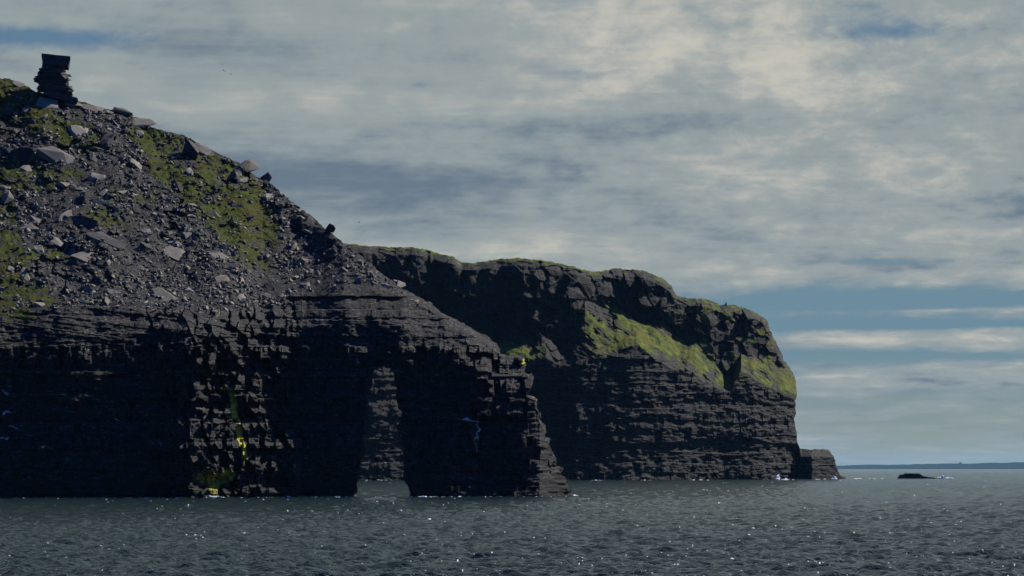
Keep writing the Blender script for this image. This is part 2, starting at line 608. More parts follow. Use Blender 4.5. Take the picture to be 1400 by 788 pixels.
def depth_near(px, py):
    px, py = np.asarray(px, float), np.asarray(py, float)
    e0 = EDGE_N(px)
    e = e0 + 40 * (fbm(px / 30, py / 60, 17, 4) - 0.5) * ss(690, 600, px)
    d = np.maximum(0, e0 - py)
    hi = ss(-30, 5, e0 - py)
    pw = px + (26 * (fbm(py / 45, px / 60, 13, 4) - .5) + 9 * (hash1(np.floor(py / 6.5).astype(np.int64), 7) - .5)) * ss(520, 430, px) * ss(0, 60, px)
    Yb = Y0_N(pw) * (1 - hi) + Y0S_N(px) * hi + d * 0.152 * (1.0 + 0.22 * ss(0, 40, d)) + 0.012 * (700 - py) + 0.09 * np.maximum(0, e0 + 42 - py)
    p = P(px, py, Yb)
    x, z = p[..., 0], p[..., 2]
    c = ss(18, -8, e - py)
    g = grass_near(px, py)
    # scree and broken ground
    big = 7.0 * (fbm(x / 22, z / 17, 31, 4) - 0.5) + 4.2 * (ridged(x / 10 + z / 14, z / 16 - x / 30, 37, 4) - 0.6)
    ux, uz = x + 0.5 * z, z
    a = voronoi(ux / 3.6, uz / 2.4, 41)
    b = voronoi(ux / 1.25, uz / 0.95, 45)
    rub = (a[2] - .5) * 1.6 + a[0] * 3.6 * (a[3] - .35) * 1.1 + a[1] * 2.4 * (a[4] - .5) * 1.4
    rub = rub + (b[2] - .5) * 0.8 + b[0] * 1.25 * (b[3] - .5) * 1.2 + b[1] * (b[4] - .5) * 1.2
    slope = big + rub * (1 - 0.8 * ss(0.2, 0.7, g)) * (0.22 + 0.8 * ss(.4, .68, fbm(x / 9, z / 9, 49, 3)))
    slope = slope + ss(380, 470, px) * (1.5 * (fbm(x / 2.4 + z / 5, z / 1.3, 158, 4) - .5) + 2.4 * (ridged(x / 7 + z / 9, z / 6, 159, 3) - .6))
    slope = slope * (.15 + .85 * ss(-5, 55, e0 - py))
    slope = slope + ss(.2, .6, g) * (1.1 * (fbm(x / 1.5, z / 1.1, 57, 3) - .5) + 2.0 * (fbm(x / 5, z / 4, 58, 3) - .5))
    # bedded cliff
    s1, k1 = strata(x, z, BEDS_N, 0.9, 4.5, 5, 1.7)
    lowc = 0.15 + 0.85 * ss(462, 482, py)
    s1 = s1 + 1.3 * k1 * lowc
    s2, k2 = strata(x, z * 3.3 + 9 + 0.5 * x * (1 - lowc), BEDS_N, 0.5, 1.6, 11, 0.5)
    s2 = s2 * (1.6 - .6 * lowc) + k2 * lowc
    but = 3.2 * (fbm(x / 17 + 3, z / 60, 23, 3) - 0.5) + 2.0 * (fbm(x / 6, z / 11, 27, 3) - 0.5)
    pill = ((py > 472 + 3 * vnoise(px / 20, px * 0, 5)) & (py < 499)) * (hash1(np.floor(px / 9 + 0.4 * vnoise(px / 7, py / 9, 8)), 77) ** 1.2 - .6) * 2.2
    s2 = s2 * (1 - .6 * ss(470, 500, py))
    lit = 0.7 + 0.3 * np.maximum(ss(190, 235, px) * ss(415, 398, px), ss(600, 660, px))
    cliff = but + s1 * (0.35 + .65 * lit) + s2 * lit + pill
    # a step in the pier wall that turns its edge to the sun, and the ledges of the sunny buttress
    w = 2.2 * (vnoise(py / 7, px * 0, 61) - .5) * 4
    cliff = cliff + 1.8 * ss(648 + w, 651 + w, px) * ss(568, 573, py) * ss(690, 630, py) * ss(720, 690, px)
    sunny = ss(190, 235, px) * ss(415, 398, px)
    v = voronoi(x / 1.4 + .2 * z, z / 2.5, 63)
    cliff = cliff - sunny * (1.6 * ss(572, 575, py) + 1.4 * ss(604, 607, py)) + sunny * ((v[2] - .5) * 2.2 + v[0] * 1.4 * (v[3] - .25) * 1.6 + v[1] * 2.4 * (v[4] - .5))
    cliff = cliff + 1.0 * (fbm(x / 1.7, z / 0.9, 165, 3) - .5)
    rim = ss(660, 700, px)
    cliff = cliff * (1 - 0.25 * rim)
    return Yb + c * cliff + (1 - c) * slope


def masks_near(px, py, W):
    x, z = W[:, 0], W[:, 2]
    g = grass_near(px, py) * ss(438, 425, py - (px < 60) * 15) * 0.95 + 0.30 * (py < 420) * ss(0.52, 0.75, fbm(x / 9, z / 9, 71, 4)) * (px < 420)
    al = np.zeros_like(g)
    line = lut([(530, 316), (548, 319), (570, 321), (576, 326), (600, 328), (612, 333), (640, 336)])(py)
    al = np.maximum(al, np.exp(-((px - line) / (3.0 + 2 * vnoise(py / 5, px * 0, 3))) ** 2) * ss(530, 536, py) * ss(640, 622, py) * 1.5)
    al = np.maximum(al, spots(px, py, [(290, 660, 20, 11, 5, .8), (312, 650, 9, 12, 0, .85), (280, 646, 8, 10, 0, .5), (310, 535, 10, 2, 0, .7), (312, 570, 14, 2, 0, .6), (296, 432, 8, 7, 20, .42), (713, 496, 2.4, 7, 0, .8), (683, 494, 1.6, 8, 0, .65)]))
    guano_lit = spots(px, py, [(640, 576, 17, 2.4, 8, .75), (652, 590, 3, 14, -8, .68), (655, 612, 3, 10, 0, .55), (648, 636, 3, 12, -10, .5), (12, 563, 10, 2.5, 0, .75), (5, 535, 8, 3, 0, .7), (22, 585, 10, 2.5, 0, .7), (3, 602, 8, 2, 0, .65), (53, 568, 7, 2, 0, .5),  # guano ledges; the streak down the pier wall is a sunlit edge painted white
                         (240, 573, 30, 1.6, 0, .55), (205, 605, 22, 1.6, 3, .6), (220, 612, 3, 8, 0, .55), (278, 650, 5, 14, 0, .5), (88, 630, 4, 8, 20, .5)])
    guano_lit = np.maximum(guano_lit, 0.42 * ss(0.6, 0.8, fbm(x / 3, z / 1.2, 81, 3)) * (py > 470) * (py < 500))
    return np.stack([g, al, guano_lit], 1)


def back_near(W, px, py):
    T = np.interp(px, [-230, 0, 300, 450, 600, 690, 790], [110, 100, 60, 20, 12, 12, 10])
    q = W.copy()
    q[:, 1] = Y0_N(px) + np.maximum(T, 0) + 0.8 * np.maximum(0, W[:, 1] - Y0_N(px)) + 2
    q[:, 0] -= (1.6 - W[:, 0] * (q[:, 1] / W[:, 1] - 1)) * ss(440, 490, px) * ss(530, 518, px) * ss(470, 500, py)
    q[:, 0] += 1.4 * ss(543, 553, px) * ss(610, 575, px) * ss(470, 500, py)
    dy = q[:, 1] - W[:, 1]
    q[:, 2] -= 0.30 * dy * ss(32, 50, W[:, 2])
    q[:, 2] += 2.4 * ss(475, 500, px) * ss(585, 555, px) * ss(445, 485, py) * ss(590, 515, py)
    return q


headland = build_land('headland', M_NEAR, HEAD_POLY, ARCH, -230, 792, 50, 714, 1.15, depth_near, masks_near, back_near, 0.9)
tag(headland, kind='structure')

# ------------------------------------------------------------------ the far headland
SKY_F = [(130, 345), (220, 338), (300, 333), (380, 330), (440, 330), (471, 333), (498, 336), (529, 338), (564, 338.5), (582, 341), (603, 348), (619, 351), (632, 359), (646, 359.5), (661, 358), (688, 354), (709, 353), (735, 355.5),
         (762, 360), (793, 367), (805, 371), (819, 371.5), (842, 367), (879, 370), (905, 380), (917, 390), (925, 405), (940, 408), (959, 408), (975, 412), (985, 417), (1005, 417), (1030, 426), (1047, 436),
         (1053, 451), (1062, 470), (1068, 482), (1072, 493), (1080, 503), (1087, 516), (1090, 541), (1087, 548), (1088, 562), (1086, 575), (1089, 591), (1091, 608), (1093, 614), (1108, 616), (1120, 615), (1133, 615.5), (1141, 625), (1143, 638), (1148, 650), (1155, 653), (1160, 664)]
FAR_POLY = [(130, 664)] + SKY_F
Y0_F = lut([(130, 1430), (380, 1530), (470, 1560), (560, 1572), (640, 1574), (700, 1570), (760, 1567), (790, 1566), (870, 1579), (920, 1593), (985, 1611), (1030, 1625), (1080, 1646), (1092, 1652), (1110, 1650), (1160, 1676)])
LOW_F = lut([(380, 485), (640, 485), (665, 490), (740, 490), (775, 500), (800, 492), (840, 482), (870, 472), (900, 497), (940, 508), (975, 530), (1000, 534), (1013, 505), (1040, 522), (1060, 530), (1092, 545), (1094, 614), (1160, 614)])
UP_F = lut([(380, 485), (640, 485), (665, 472), (700, 465), (740, 462), (775, 470), (800, 410), (840, 420), (870, 435), (900, 445), (940, 475), (951, 470), (975, 494), (1000, 525), (1013, 484), (1040, 489), (1060, 497), (1092, 520), (1094, 614), (1160, 614)])
TOP_F = lut([(x, y) for x, y in SKY_F if y < 520] + [(1095, 614), (1160, 616)])
BEDS_F = beds(-10, 160, 1.6, 8.5, 9)


def grass_far(px, py):
    lo, up = LOW_F(px) + 10 * (fbm(px / 18, py / 18, 11, 3) - .5), UP_F(px) + 10 * (fbm(px / 16, py / 16, 12, 3) - .5)
    g = ss(lo + 12, lo - 14, py) * ss(up - 10, up + 16, py) * 1.2 * ss(655, 690, px) * ss(1093, 1086, px)
    g = g * (0.12 + 0.88 * ss(0.36, 0.62, fbm((px * .75 - py) / 9, (px + py * .75) / 40, 15, 5, .6) + 0.05))
    g = g * (1 - 0.7 * ss(800, 780, px) * ss(742, 746, px)) * (1 - ss(778, 790, px) * ss(815, 800, px) * 0.5)
    top = ss(8, 2, py - TOP_F(px) + 8 * (vnoise(px / 9, py / 5, 19) - .5)) * 0.66 * (px < 1060)
    rest = 0.62 * ss(0.42, 0.66, fbm(px / 11 - py / 30, py / 15, 21, 4)) * ss(880, 960, px) * ss(560, 500, py)
    return np.minimum(np.maximum(g, np.maximum(top, rest)), 1)


def depth_far(px, py):
    px, py = np.asarray(px, float), np.asarray(py, float)
    lo, up, top = LOW_F(px), UP_F(px), TOP_F(px) + 10
    sc = 0.4
    jl = 12 * (fbm(px / 22, py / 40, 33, 3) - .5)
    tot = np.interp(px, [380, 640, 680, 740, 780, 840, 880, 940, 1000, 1060, 1092, 1094], [3, 6, 15, 15, 22, 38, 34, 31, 27, 24, 20, 0])
    bench = tot * np.clip((lo + jl - py) / np.maximum(lo - up, 20), 0, 1)
    prom = np.interp(px, [380, 470, 520, 560, 585, 610], [-62, -62, -60, -56, -40, 0]) * ss(470, 505, py)
    Yb = Y0_F(px) + prom + bench + np.maximum(0, top - py) * sc * 2.2 + 0.05 * (660 - py)
    p = P(px, py, Yb)
    x, z = p[..., 0], p[..., 2]
    gul = 10 * (fbm(x / 70, z / 220, 35, 3) - .5) + 9 * (ridged(x / 28 + z / 120, z / 110, 36, 4) - .6) * (0.35 + ss(lo + 8, lo - 12, py))
    s1, k1 = strata(x, z, BEDS_F, 2.5, 12, 7, 3.2)
    s1 = .8 * s1 + .38 * k1
    s2, k2 = strata(x, z * 2.6 + 5, BEDS_F, 1.5, 5, 8, 1.4)
    s2 = s2 + .5 * k2 + 2.4 * (fbm(x / 8, z / 14, 66, 4) - .5) + 2.4 * (fbm(x / 3.6, z / 1.9, 67, 3) - .5)
    a = voronoi((x + .4 * z) / 7, z / 6, 47)
    rub = (a[2] - .5) * 3 + a[0] * 7 * (a[3] - .4) * 1.0 + a[1] * 6 * (a[4] - .5) + 5 * (fbm(x / 9, z / 9, 53, 4) - .5)
    low = ss(lo - 6, lo + 10, py)
    g = grass_far(px, py)
    rough = low * (s1 + s2) + (1 - low) * (rub * (1 - .88 * ss(.15, .5, g)) + .4 * s1 * (1 - .8 * ss(.15, .5, g)) + ss(.2, .6, g) * 2.6 * (fbm(x / 4, z / 3, 59, 3) - .5))
    sh = ss(1088, 1094, px)
    return Yb + gul * (1 - sh) + rough * (1 - .3 * sh)


def masks_far(px, py, W):
    x, z = W[:, 0], W[:, 2]
    guano_lit = 0.36 * ss(0.55, 0.8, fbm(x / 10, z / 2.5, 83, 3)) * (py > 560)
    return np.stack([grass_far(px, py), 0 * px, guano_lit], 1)


def back_far(W, px, py):
    T = np.interp(px, [130, 700, 950, 1090, 1160], [500, 380, 200, 90, 30])
    q = W.copy()
    q[:, 1] = Y0_F(px) + T + 0.8 * np.maximum(0, W[:, 1] - Y0_F(px)) + 10
    q[:, 2] -= 0.10 * (q[:, 1] - W[:, 1]) * ss(60, 100, W[:, 2])
    return q


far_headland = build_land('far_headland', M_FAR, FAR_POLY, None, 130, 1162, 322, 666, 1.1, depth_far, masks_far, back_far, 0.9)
tag(far_headland, kind='structure')


# ------------------------------------------------------------------ sea
def build_sea():
    fine = np.linspace(-R(13.5), R(13.5), 850)
    side = R(13.5) + (math.pi - R(13.5)) * (np.linspace(0, 1, 26)[1:]) ** 1.7
    th = np.concatenate([-side[::-1], fine, side])
    dp = np.concatenate([np.arange(205, 30, -0.17), np.arange(30, 3.5, -0.10)])
    dist = np.concatenate([[1, 8, 20, 40, 70, 100], F * CAM_H / dp, np.geomspace(7200, 50000, 14)])
    D, T = np.meshgrid(dist, th, indexing='ij')
    x, y = D * np.sin(T), D * np.cos(T)
    lo, hi = (6, len(dist) - 14)
    nf = 26 - 1
    xs, ys, ds = x[lo:hi, nf:-nf], y[lo:hi, nf:-nf], D[lo:hi, nf:-nf]
    sp = np.maximum(np.gradient(dist)[lo:hi, None], R(27) / 850 * ds)
    r = np.random.default_rng(21)
    z, sl = np.zeros_like(xs), np.zeros_like(xs)
    for k in range(90):
        lam = 0.5 * (8.5 / 0.5) ** r.random()
        ang = R(205) + r.normal() * 0.75        # waves run towards the boat, from right to left
        kx, ky = math.sin(ang) * 2 * math.pi / lam, math.cos(ang) * 2 * math.pi / lam
        st = 0.052 * (0.55 + 0.9 * r.random()) * (1.0 if lam < 2.6 else 2.6 / lam)
        am = st * lam / (2 * math.pi)
        fade = np.clip(lam / (2.0 * R(27) / 850 * ds + 0.2) - .5, 0, 1)
        ph = kx * xs + ky * ys + r.random() * 6.283
        s = np.sin(ph)
        z += fade * am * (s + 0.22 * np.cos(2 * ph))
    gust = 0.75 + 0.5 * fbm(xs / 60, ys / 90, 5, 3)
    z = z * gust
    z *= ss(205, 196, F * CAM_H / ds) * ss(3.5, 6, F * CAM_H / ds)
    zz = np.zeros_like(x)
    zz[lo:hi, nf:-nf] = z
    foam = np.zeros_like(x)  # holds whitecaps and the white flecks painted in for sun glints
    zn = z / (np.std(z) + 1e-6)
    glint_noise = fbm(xs / 0.17, ys / 0.8, 9, 2)
    foam[lo:hi, nf:-nf] = ss(0.915, 0.96, glint_noise + 0.03 * np.clip(zn, -2, 2.5) + 0.16 * (fbm(xs / 14, ys / 45, 15, 3) - .5)) * 0.9
    nd, nt = x.shape
    ii = np.arange(nd * nt).reshape(nd, nt)
    f = np.stack([ii[:-1, :-1], ii[:-1, 1:], ii[1:, 1:], ii[1:, :-1]], -1).reshape(-1, 4)[:, ::-1]
    v = np.stack([x, y, zz], -1).reshape(-1, 3)
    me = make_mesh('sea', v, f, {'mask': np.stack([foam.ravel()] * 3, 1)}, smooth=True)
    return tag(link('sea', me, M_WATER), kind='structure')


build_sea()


# ------------------------------------------------------------------ far land on the horizon
def build_land_strip():
    hp = lut([(1000, 4), (1110, 4.6), (1150, 4.8), (1185, 6.2), (1210, 6.0), (1235, 6.4), (1260, 7.2), (1300, 7.8), (1320, 7.6), (1350, 8.6), (1400, 9.6), (1480, 11), (1600, 12), (1750, 8), (1900, 1.5)])
    YL = 33000.0
    us = np.linspace(1000, 1900, 451)
    prof = [(-1100, -0.06), (-1000, 0.18), (-650, .52), (-350, .82), (0, 1.0), (450, .9), (1300, .5), (2000, -0.05)]
    rows = []
    for dy, k in prof:
        h = hp(us) * YL / F * k * (0.93 + 0.14 * fbm(us / 9, us * 0 + dy / 900, 14, 4)) - (4 if k < 0 else 0)
        rows.append(np.stack([(us - 700) / F * YL, np.full_like(us, YL + dy), h], 1))
    v = np.array(rows)
    n, m = v.shape[:2]
    ii = np.arange(n * m).reshape(n, m)
    f = np.stack([ii[:-1, :-1], ii[:-1, 1:], ii[1:, 1:], ii[1:, :-1]], -1).reshape(-1, 4)
    me = make_mesh('distant_hills', v.reshape(-1, 3), f, smooth=True)
    tag(link('distant_hills', me, M_LAND), kind='structure')
    return hp, YL


HP, YL = build_land_strip()


# ------------------------------------------------------------------ rocks
def slab_bm(seed, dims, jit=0.28, extra=4, box=False):
    r = np.random.default_rng(seed)
    bm = bmesh.new()
    if box:
        for sx in (-1, 1):
            for sy in (-1, 1):
                for sz in (-1, 1):
                    j = 1 + jit * (r.random(3) * 2 - 1)
                    bm.verts.new((sx * dims[0] * j[0], sy * dims[1] * j[1], sz * dims[2] * j[2]))
        extra -= 9
    shear = r.normal() * .35
    for k in range(9 + extra):                          # a cleaved lump: points pushed out towards a box, then sheared
        p = r.normal(size=3)
        p = p / np.abs(p).max() * 0.8 + p / np.linalg.norm(p) * 0.2
        p = p * (1 - jit * r.random())
        bm.verts.new(((p[0] + shear * p[2]) * dims[0], p[1] * dims[1], p[2] * dims[2]))
    h = bmesh.ops.convex_hull(bm, input=bm.verts)
    bmesh.ops.delete(bm, geom=[g for g in h['geom_interior'] if isinstance(g, bmesh.types.BMVert)], context='VERTS')
    bmesh.ops.dissolve_limit(bm, angle_limit=R(9), verts=bm.verts, edges=bm.edges)
    return bm


def rough_up(bm, seed, amp, cuts=2):
    """chip a hull so that its faces and edges are not clean"""
    bmesh.ops.triangulate(bm, faces=bm.faces)
    for _ in range(cuts):
        bmesh.ops.subdivide_edges(bm, edges=bm.edges[:], cuts=1, use_grid_fill=True)
    vs = bm.verts[:]
    c = np.array([v.co for v in vs])
    s = 1.7
    n = np.stack([fbm(c[:, 0] * s + c[:, 2], c[:, 1] * s - c[:, 2] * .7, seed + q, 3) - .5 for q in range(3)], 1) * 2 * amp
    for v, d in zip(vs, n):
        v.co += Vector(d)


def bm_mesh(bm, name, tone, warm=0.0):
    bmesh.ops.recalc_face_normals(bm, faces=bm.faces)
    me = bpy.data.meshes.new(name)
    bm.to_mesh(me)
    bm.free()
    a = me.attributes.new('mask', 'FLOAT_COLOR', 'POINT')
    a.data.foreach_set('color', np.tile(np.array([tone, warm, 0, 1], np.float32), len(me.vertices)))
    return me


SLOPE_N = Vector((0.22, -0.60, 0.77)).normalized()


def surf(px, py):
    return Vector(P(px, py, float(depth_near(np.array([px]), np.array([py]))[0])))


# px, py, width px, height px, roll in the picture (degrees, + leans right end down), tone, warm, lift, label
HEROES = [
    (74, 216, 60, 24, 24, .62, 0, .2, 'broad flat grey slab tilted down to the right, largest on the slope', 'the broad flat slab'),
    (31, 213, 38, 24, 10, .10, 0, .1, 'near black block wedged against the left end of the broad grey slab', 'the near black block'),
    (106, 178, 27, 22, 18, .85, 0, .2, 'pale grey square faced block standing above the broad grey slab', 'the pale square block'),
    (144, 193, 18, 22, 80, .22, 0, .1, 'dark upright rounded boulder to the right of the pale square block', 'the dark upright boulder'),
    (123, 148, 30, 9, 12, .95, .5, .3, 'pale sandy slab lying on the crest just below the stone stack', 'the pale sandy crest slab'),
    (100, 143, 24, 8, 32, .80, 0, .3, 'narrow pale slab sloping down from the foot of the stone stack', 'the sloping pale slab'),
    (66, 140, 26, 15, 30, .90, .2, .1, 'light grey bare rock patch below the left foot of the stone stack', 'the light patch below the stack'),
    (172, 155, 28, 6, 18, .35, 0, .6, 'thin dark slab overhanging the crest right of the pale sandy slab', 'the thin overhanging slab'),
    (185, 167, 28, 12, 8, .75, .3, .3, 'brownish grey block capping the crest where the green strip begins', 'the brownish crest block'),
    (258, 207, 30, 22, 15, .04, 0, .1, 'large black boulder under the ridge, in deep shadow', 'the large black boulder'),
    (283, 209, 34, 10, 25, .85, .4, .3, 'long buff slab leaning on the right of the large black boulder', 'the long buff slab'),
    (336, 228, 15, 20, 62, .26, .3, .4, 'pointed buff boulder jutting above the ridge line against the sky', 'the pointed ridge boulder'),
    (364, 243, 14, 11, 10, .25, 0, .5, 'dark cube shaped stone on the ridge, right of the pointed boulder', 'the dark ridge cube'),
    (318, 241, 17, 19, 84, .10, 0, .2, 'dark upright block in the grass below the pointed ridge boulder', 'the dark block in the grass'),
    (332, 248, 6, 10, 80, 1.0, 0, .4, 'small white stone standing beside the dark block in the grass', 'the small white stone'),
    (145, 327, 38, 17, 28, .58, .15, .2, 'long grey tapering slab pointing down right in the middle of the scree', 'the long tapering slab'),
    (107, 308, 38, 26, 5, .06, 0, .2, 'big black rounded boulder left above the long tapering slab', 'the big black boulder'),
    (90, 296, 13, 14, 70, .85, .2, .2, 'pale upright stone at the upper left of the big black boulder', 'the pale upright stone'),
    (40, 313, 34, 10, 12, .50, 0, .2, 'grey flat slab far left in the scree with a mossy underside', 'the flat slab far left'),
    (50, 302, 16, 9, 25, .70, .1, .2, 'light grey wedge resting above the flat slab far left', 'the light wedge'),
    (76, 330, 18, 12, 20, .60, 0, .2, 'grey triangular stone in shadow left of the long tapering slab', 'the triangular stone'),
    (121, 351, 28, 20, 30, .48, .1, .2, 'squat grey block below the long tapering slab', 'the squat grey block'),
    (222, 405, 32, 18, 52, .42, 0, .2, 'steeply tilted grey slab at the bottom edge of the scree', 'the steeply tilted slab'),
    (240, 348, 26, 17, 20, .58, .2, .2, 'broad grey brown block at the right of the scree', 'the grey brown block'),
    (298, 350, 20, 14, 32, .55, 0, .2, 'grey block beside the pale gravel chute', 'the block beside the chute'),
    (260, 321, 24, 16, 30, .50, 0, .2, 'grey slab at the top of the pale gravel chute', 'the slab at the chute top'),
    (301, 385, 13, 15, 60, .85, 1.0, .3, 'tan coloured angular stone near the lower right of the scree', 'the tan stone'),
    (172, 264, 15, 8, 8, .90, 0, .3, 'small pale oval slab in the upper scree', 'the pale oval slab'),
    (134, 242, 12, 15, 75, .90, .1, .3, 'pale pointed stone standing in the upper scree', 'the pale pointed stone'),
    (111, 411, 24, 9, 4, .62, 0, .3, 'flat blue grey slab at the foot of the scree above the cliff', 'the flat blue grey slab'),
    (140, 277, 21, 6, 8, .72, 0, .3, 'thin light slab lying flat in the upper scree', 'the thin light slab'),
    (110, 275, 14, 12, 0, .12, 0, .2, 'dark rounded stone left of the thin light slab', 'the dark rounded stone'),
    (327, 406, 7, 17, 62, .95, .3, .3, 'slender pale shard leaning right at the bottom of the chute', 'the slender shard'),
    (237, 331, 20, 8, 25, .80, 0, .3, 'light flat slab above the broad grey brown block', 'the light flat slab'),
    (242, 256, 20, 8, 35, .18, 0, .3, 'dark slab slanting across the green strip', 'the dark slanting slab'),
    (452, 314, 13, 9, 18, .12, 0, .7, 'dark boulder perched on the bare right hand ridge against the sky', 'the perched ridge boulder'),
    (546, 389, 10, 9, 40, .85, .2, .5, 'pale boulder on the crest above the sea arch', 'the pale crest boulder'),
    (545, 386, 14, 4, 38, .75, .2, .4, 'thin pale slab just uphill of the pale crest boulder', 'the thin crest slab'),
]
taken = []
for q, (px, py, w, h, roll, tone, warm, lift, label, ref) in enumerate(HEROES):
    p = surf(px, py)
    sc = p.y / F
    wx, hz = w * sc / 2, h * sc / 2
    bm = slab_bm(100 + q, (1.0, 1.0, 1.0), 0.30, 4)
    rough_up(bm, 300 + q, 0.06)
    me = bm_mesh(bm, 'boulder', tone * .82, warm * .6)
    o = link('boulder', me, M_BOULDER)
    # the broad face lies with the slope (or, for the blocks that stand in their own shade, turns to the left)
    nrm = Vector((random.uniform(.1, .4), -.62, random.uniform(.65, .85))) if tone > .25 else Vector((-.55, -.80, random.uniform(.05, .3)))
    if roll >= 58 and tone > .25:
        nrm = Vector((.45, -.80, .35))
    nrm.normalize()
    ax = Vector((math.cos(R(roll)), 0, -math.sin(R(roll))))
    ax = (ax - nrm * ax.dot(nrm)).normalized()
    ay = nrm.cross(ax)
    mat = Matrix((ax, ay, nrm)).transposed()
    o.rotation_euler = mat.to_euler()
    wx, hz = wx * 1.36, hz * 1.36
    o.scale = (wx * 1.12, hz * (1.5 if tone > .25 else 1.15), max(.3 * hz, .22 * wx) if tone > .25 else .8 * hz)
    o.location = p + SLOPE_N * ((lift * .45 - .2) * hz) + Vector((0, -0.25 * hz, 0))
    tag(o, label, 'boulder', 'boulders on the headland slope')
    taken.append((px, py, max(w, h), ref))


def scree_density(px, py):
    e, s = EDGE_N(px), SKYLINE_N(px)
    d = ss(0, 6, py - s) * ss(4, -8, py - e)
    d = d * (1 - 0.88 * ss(.35, .75, grass_near(px, py)))
    d = d * (0.25 + 0.75 * ss(.38, .6, fbm(px / 45, py / 30, 62, 3)))
    return d * np.interp(px, [0, 330, 420, 580, 690], [1, 1, .8, .75, .15])


# mid-sized loose boulders, each a thing of its own
variants = []
for k in range(10):
    bm = slab_bm(500 + k, (1.0, 0.75, [.35, .5, .7, .9, .45][k % 5]), 0.35, 4)
    rough_up(bm, 700 + k, 0.05, 1)
    variants.append(bm_mesh(bm, 'boulder', [.2, .4, .6, .1, .5, .75, .33, .45, .16, .58][k], [0, 0, .3, 0, .1, .2, 0, .5, 0, 0][k]))
    variants[-1].materials.append(M_BOULDER)
V_TONE = ['dark', 'grey', 'buff grey', 'black', 'grey', 'pale', 'grey', 'brownish', 'dark', 'light grey']
V_FORM = ['flat', 'squat', 'blocky', 'rounded', 'flat', 'flat', 'squat', 'blocky', 'rounded', 'flat']
used_labels = set()
DIRS = ['right of', 'below and right of', 'just below', 'below and left of', 'left of', 'above and left of', 'just above', 'above and right of']
n_mid = 0
for _ in range(9000):
    if n_mid >= 255:
        break
    px, py = random.uniform(0, 660), random.uniform(105, 470)
    if random.random() > float(scree_density(np.array([px]), np.array([py]))[0]):
        continue
    w = 7.5 + 20 * random.random() ** 1.8
    if any(abs(px - a) < (b2 + w) * .42 and abs(py - b) < (b2 + w) * .28 for a, b, b2, _r in taken):
        continue
    near = min(taken[:len(HEROES)], key=lambda a: (a[0] - px) ** 2 + (a[1] - py) ** 2)
    dd = math.hypot(near[0] - px, near[1] - py)
    k = random.randrange(10)
    sector = DIRS[int(((math.degrees(math.atan2(py - near[1], px - near[0])) + 22.5) % 360) // 45)]
    size = 'small' if w < 9.5 else ('mid-sized' if w < 14 else 'larger')
    far = 'well ' if dd > 40 and not sector.startswith('just') else ''
    label = f'{size} {V_TONE[k]} {V_FORM[k]} stone {far}{sector} {near[3]}'
    if label in used_labels:
        continue
    used_labels.add(label)
    p = surf(px, py)
    sc = p.y / F * w / 2
    o = bpy.data.objects.new('boulder', variants[k])
    COL.objects.link(o)
    o.scale = (sc, sc * .9, sc * random.uniform(.7, 1.1))
    o.rotation_euler = (Matrix.Rotation(R(random.gauss(32, 24)), 3, 'X') @ Matrix.Rotation(R(random.gauss(14, 22)), 3, 'Y') @ Matrix.Rotation(R(random.uniform(-180, 180)), 3, 'Z')).to_euler()
    o.location = p + SLOPE_N * (-0.02 * sc)
    tag(o, label, 'boulder', 'boulders on the headland slope')
    taken.append((px, py, w, None))
    n_mid += 1


def build_scree():
    """the countless small stones between the boulders"""
    n = 60000
    px, py = rng.uniform(-60, 690, n), rng.uniform(100, 490, n)
    m = rng.random(n) < scree_density(np.maximum(px, 0), py) * 0.8 + 0.04 * (py > SKYLINE_N(px) + 3) * (py < EDGE_N(px))
    px, py = px[m], py[m]
    Y = depth_near(px, py)
    p = P(px, py, Y)
    n = len(px)
    size = (Y / F) * (0.6 + 4.0 * rng.random(n) ** 2.8)
    pick = rng.integers(0, 8, n)
    vs, fs, mk = [], [], []
    off = 0
    for k in range(8):
        bm = slab_bm(900 + k, (1.0, 0.75, [.3, .5, .7, .9][k % 4]), 0.35, 2)
        bmesh.ops.triangulate(bm, faces=bm.faces)
        bmesh.ops.recalc_face_normals(bm, faces=bm.faces)
        bm.verts.index_update()
        bv = np.array([v.co[:] for v in bm.verts])
        bf = np.array([[v.index for v in f.verts] for f in bm.faces])
        bm.free()
        sel = np.where(pick == k)[0]
        c = len(sel)
        ax, ay, az = rng.normal(R(30), R(28), c), rng.normal(R(14), R(26), c), rng.uniform(-math.pi, math.pi, c)
        cx, sx, cy_, sy, cz, sz = np.cos(ax), np.sin(ax), np.cos(ay), np.sin(ay), np.cos(az), np.sin(az)
        Rm = np.empty((c, 3, 3))
        Rm[:, 0] = np.stack([cy_ * cz, sx * sy * cz - cx * sz, cx * sy * cz + sx * sz], 1)
        Rm[:, 1] = np.stack([cy_ * sz, sx * sy * sz + cx * cz, cx * sy * sz - sx * cz], 1)
        Rm[:, 2] = np.stack([-sy, sx * cy_, cx * cy_], 1)
        w = np.einsum('nij,vj->nvi', Rm, bv) * size[sel][:, None, None] + (p[sel] + np.array(SLOPE_N) * 0.15 * size[sel][:, None])[:, None, :]
        vs.append(w.reshape(-1, 3))
        fs.append((bf[None] + (np.arange(c) * len(bv))[:, None, None]).reshape(-1, 3) + off)
        tone = np.clip(rng.normal(.46, .3, c), 0, 1)
        wm = (rng.random(c) < .1) * rng.random(c)
        mk.append(np.repeat(np.stack([tone, wm, 0 * wm], 1), len(bv), 0))
        off += c * len(bv)
    me = make_mesh('scree', np.concatenate(vs), np.concatenate(fs), {'mask': np.concatenate(mk)})
    return tag(link('scree', me, M_BOULDER), 'loose grey scree of countless small stones covering the headland slope', 'scree', kind='stuff')


build_scree()


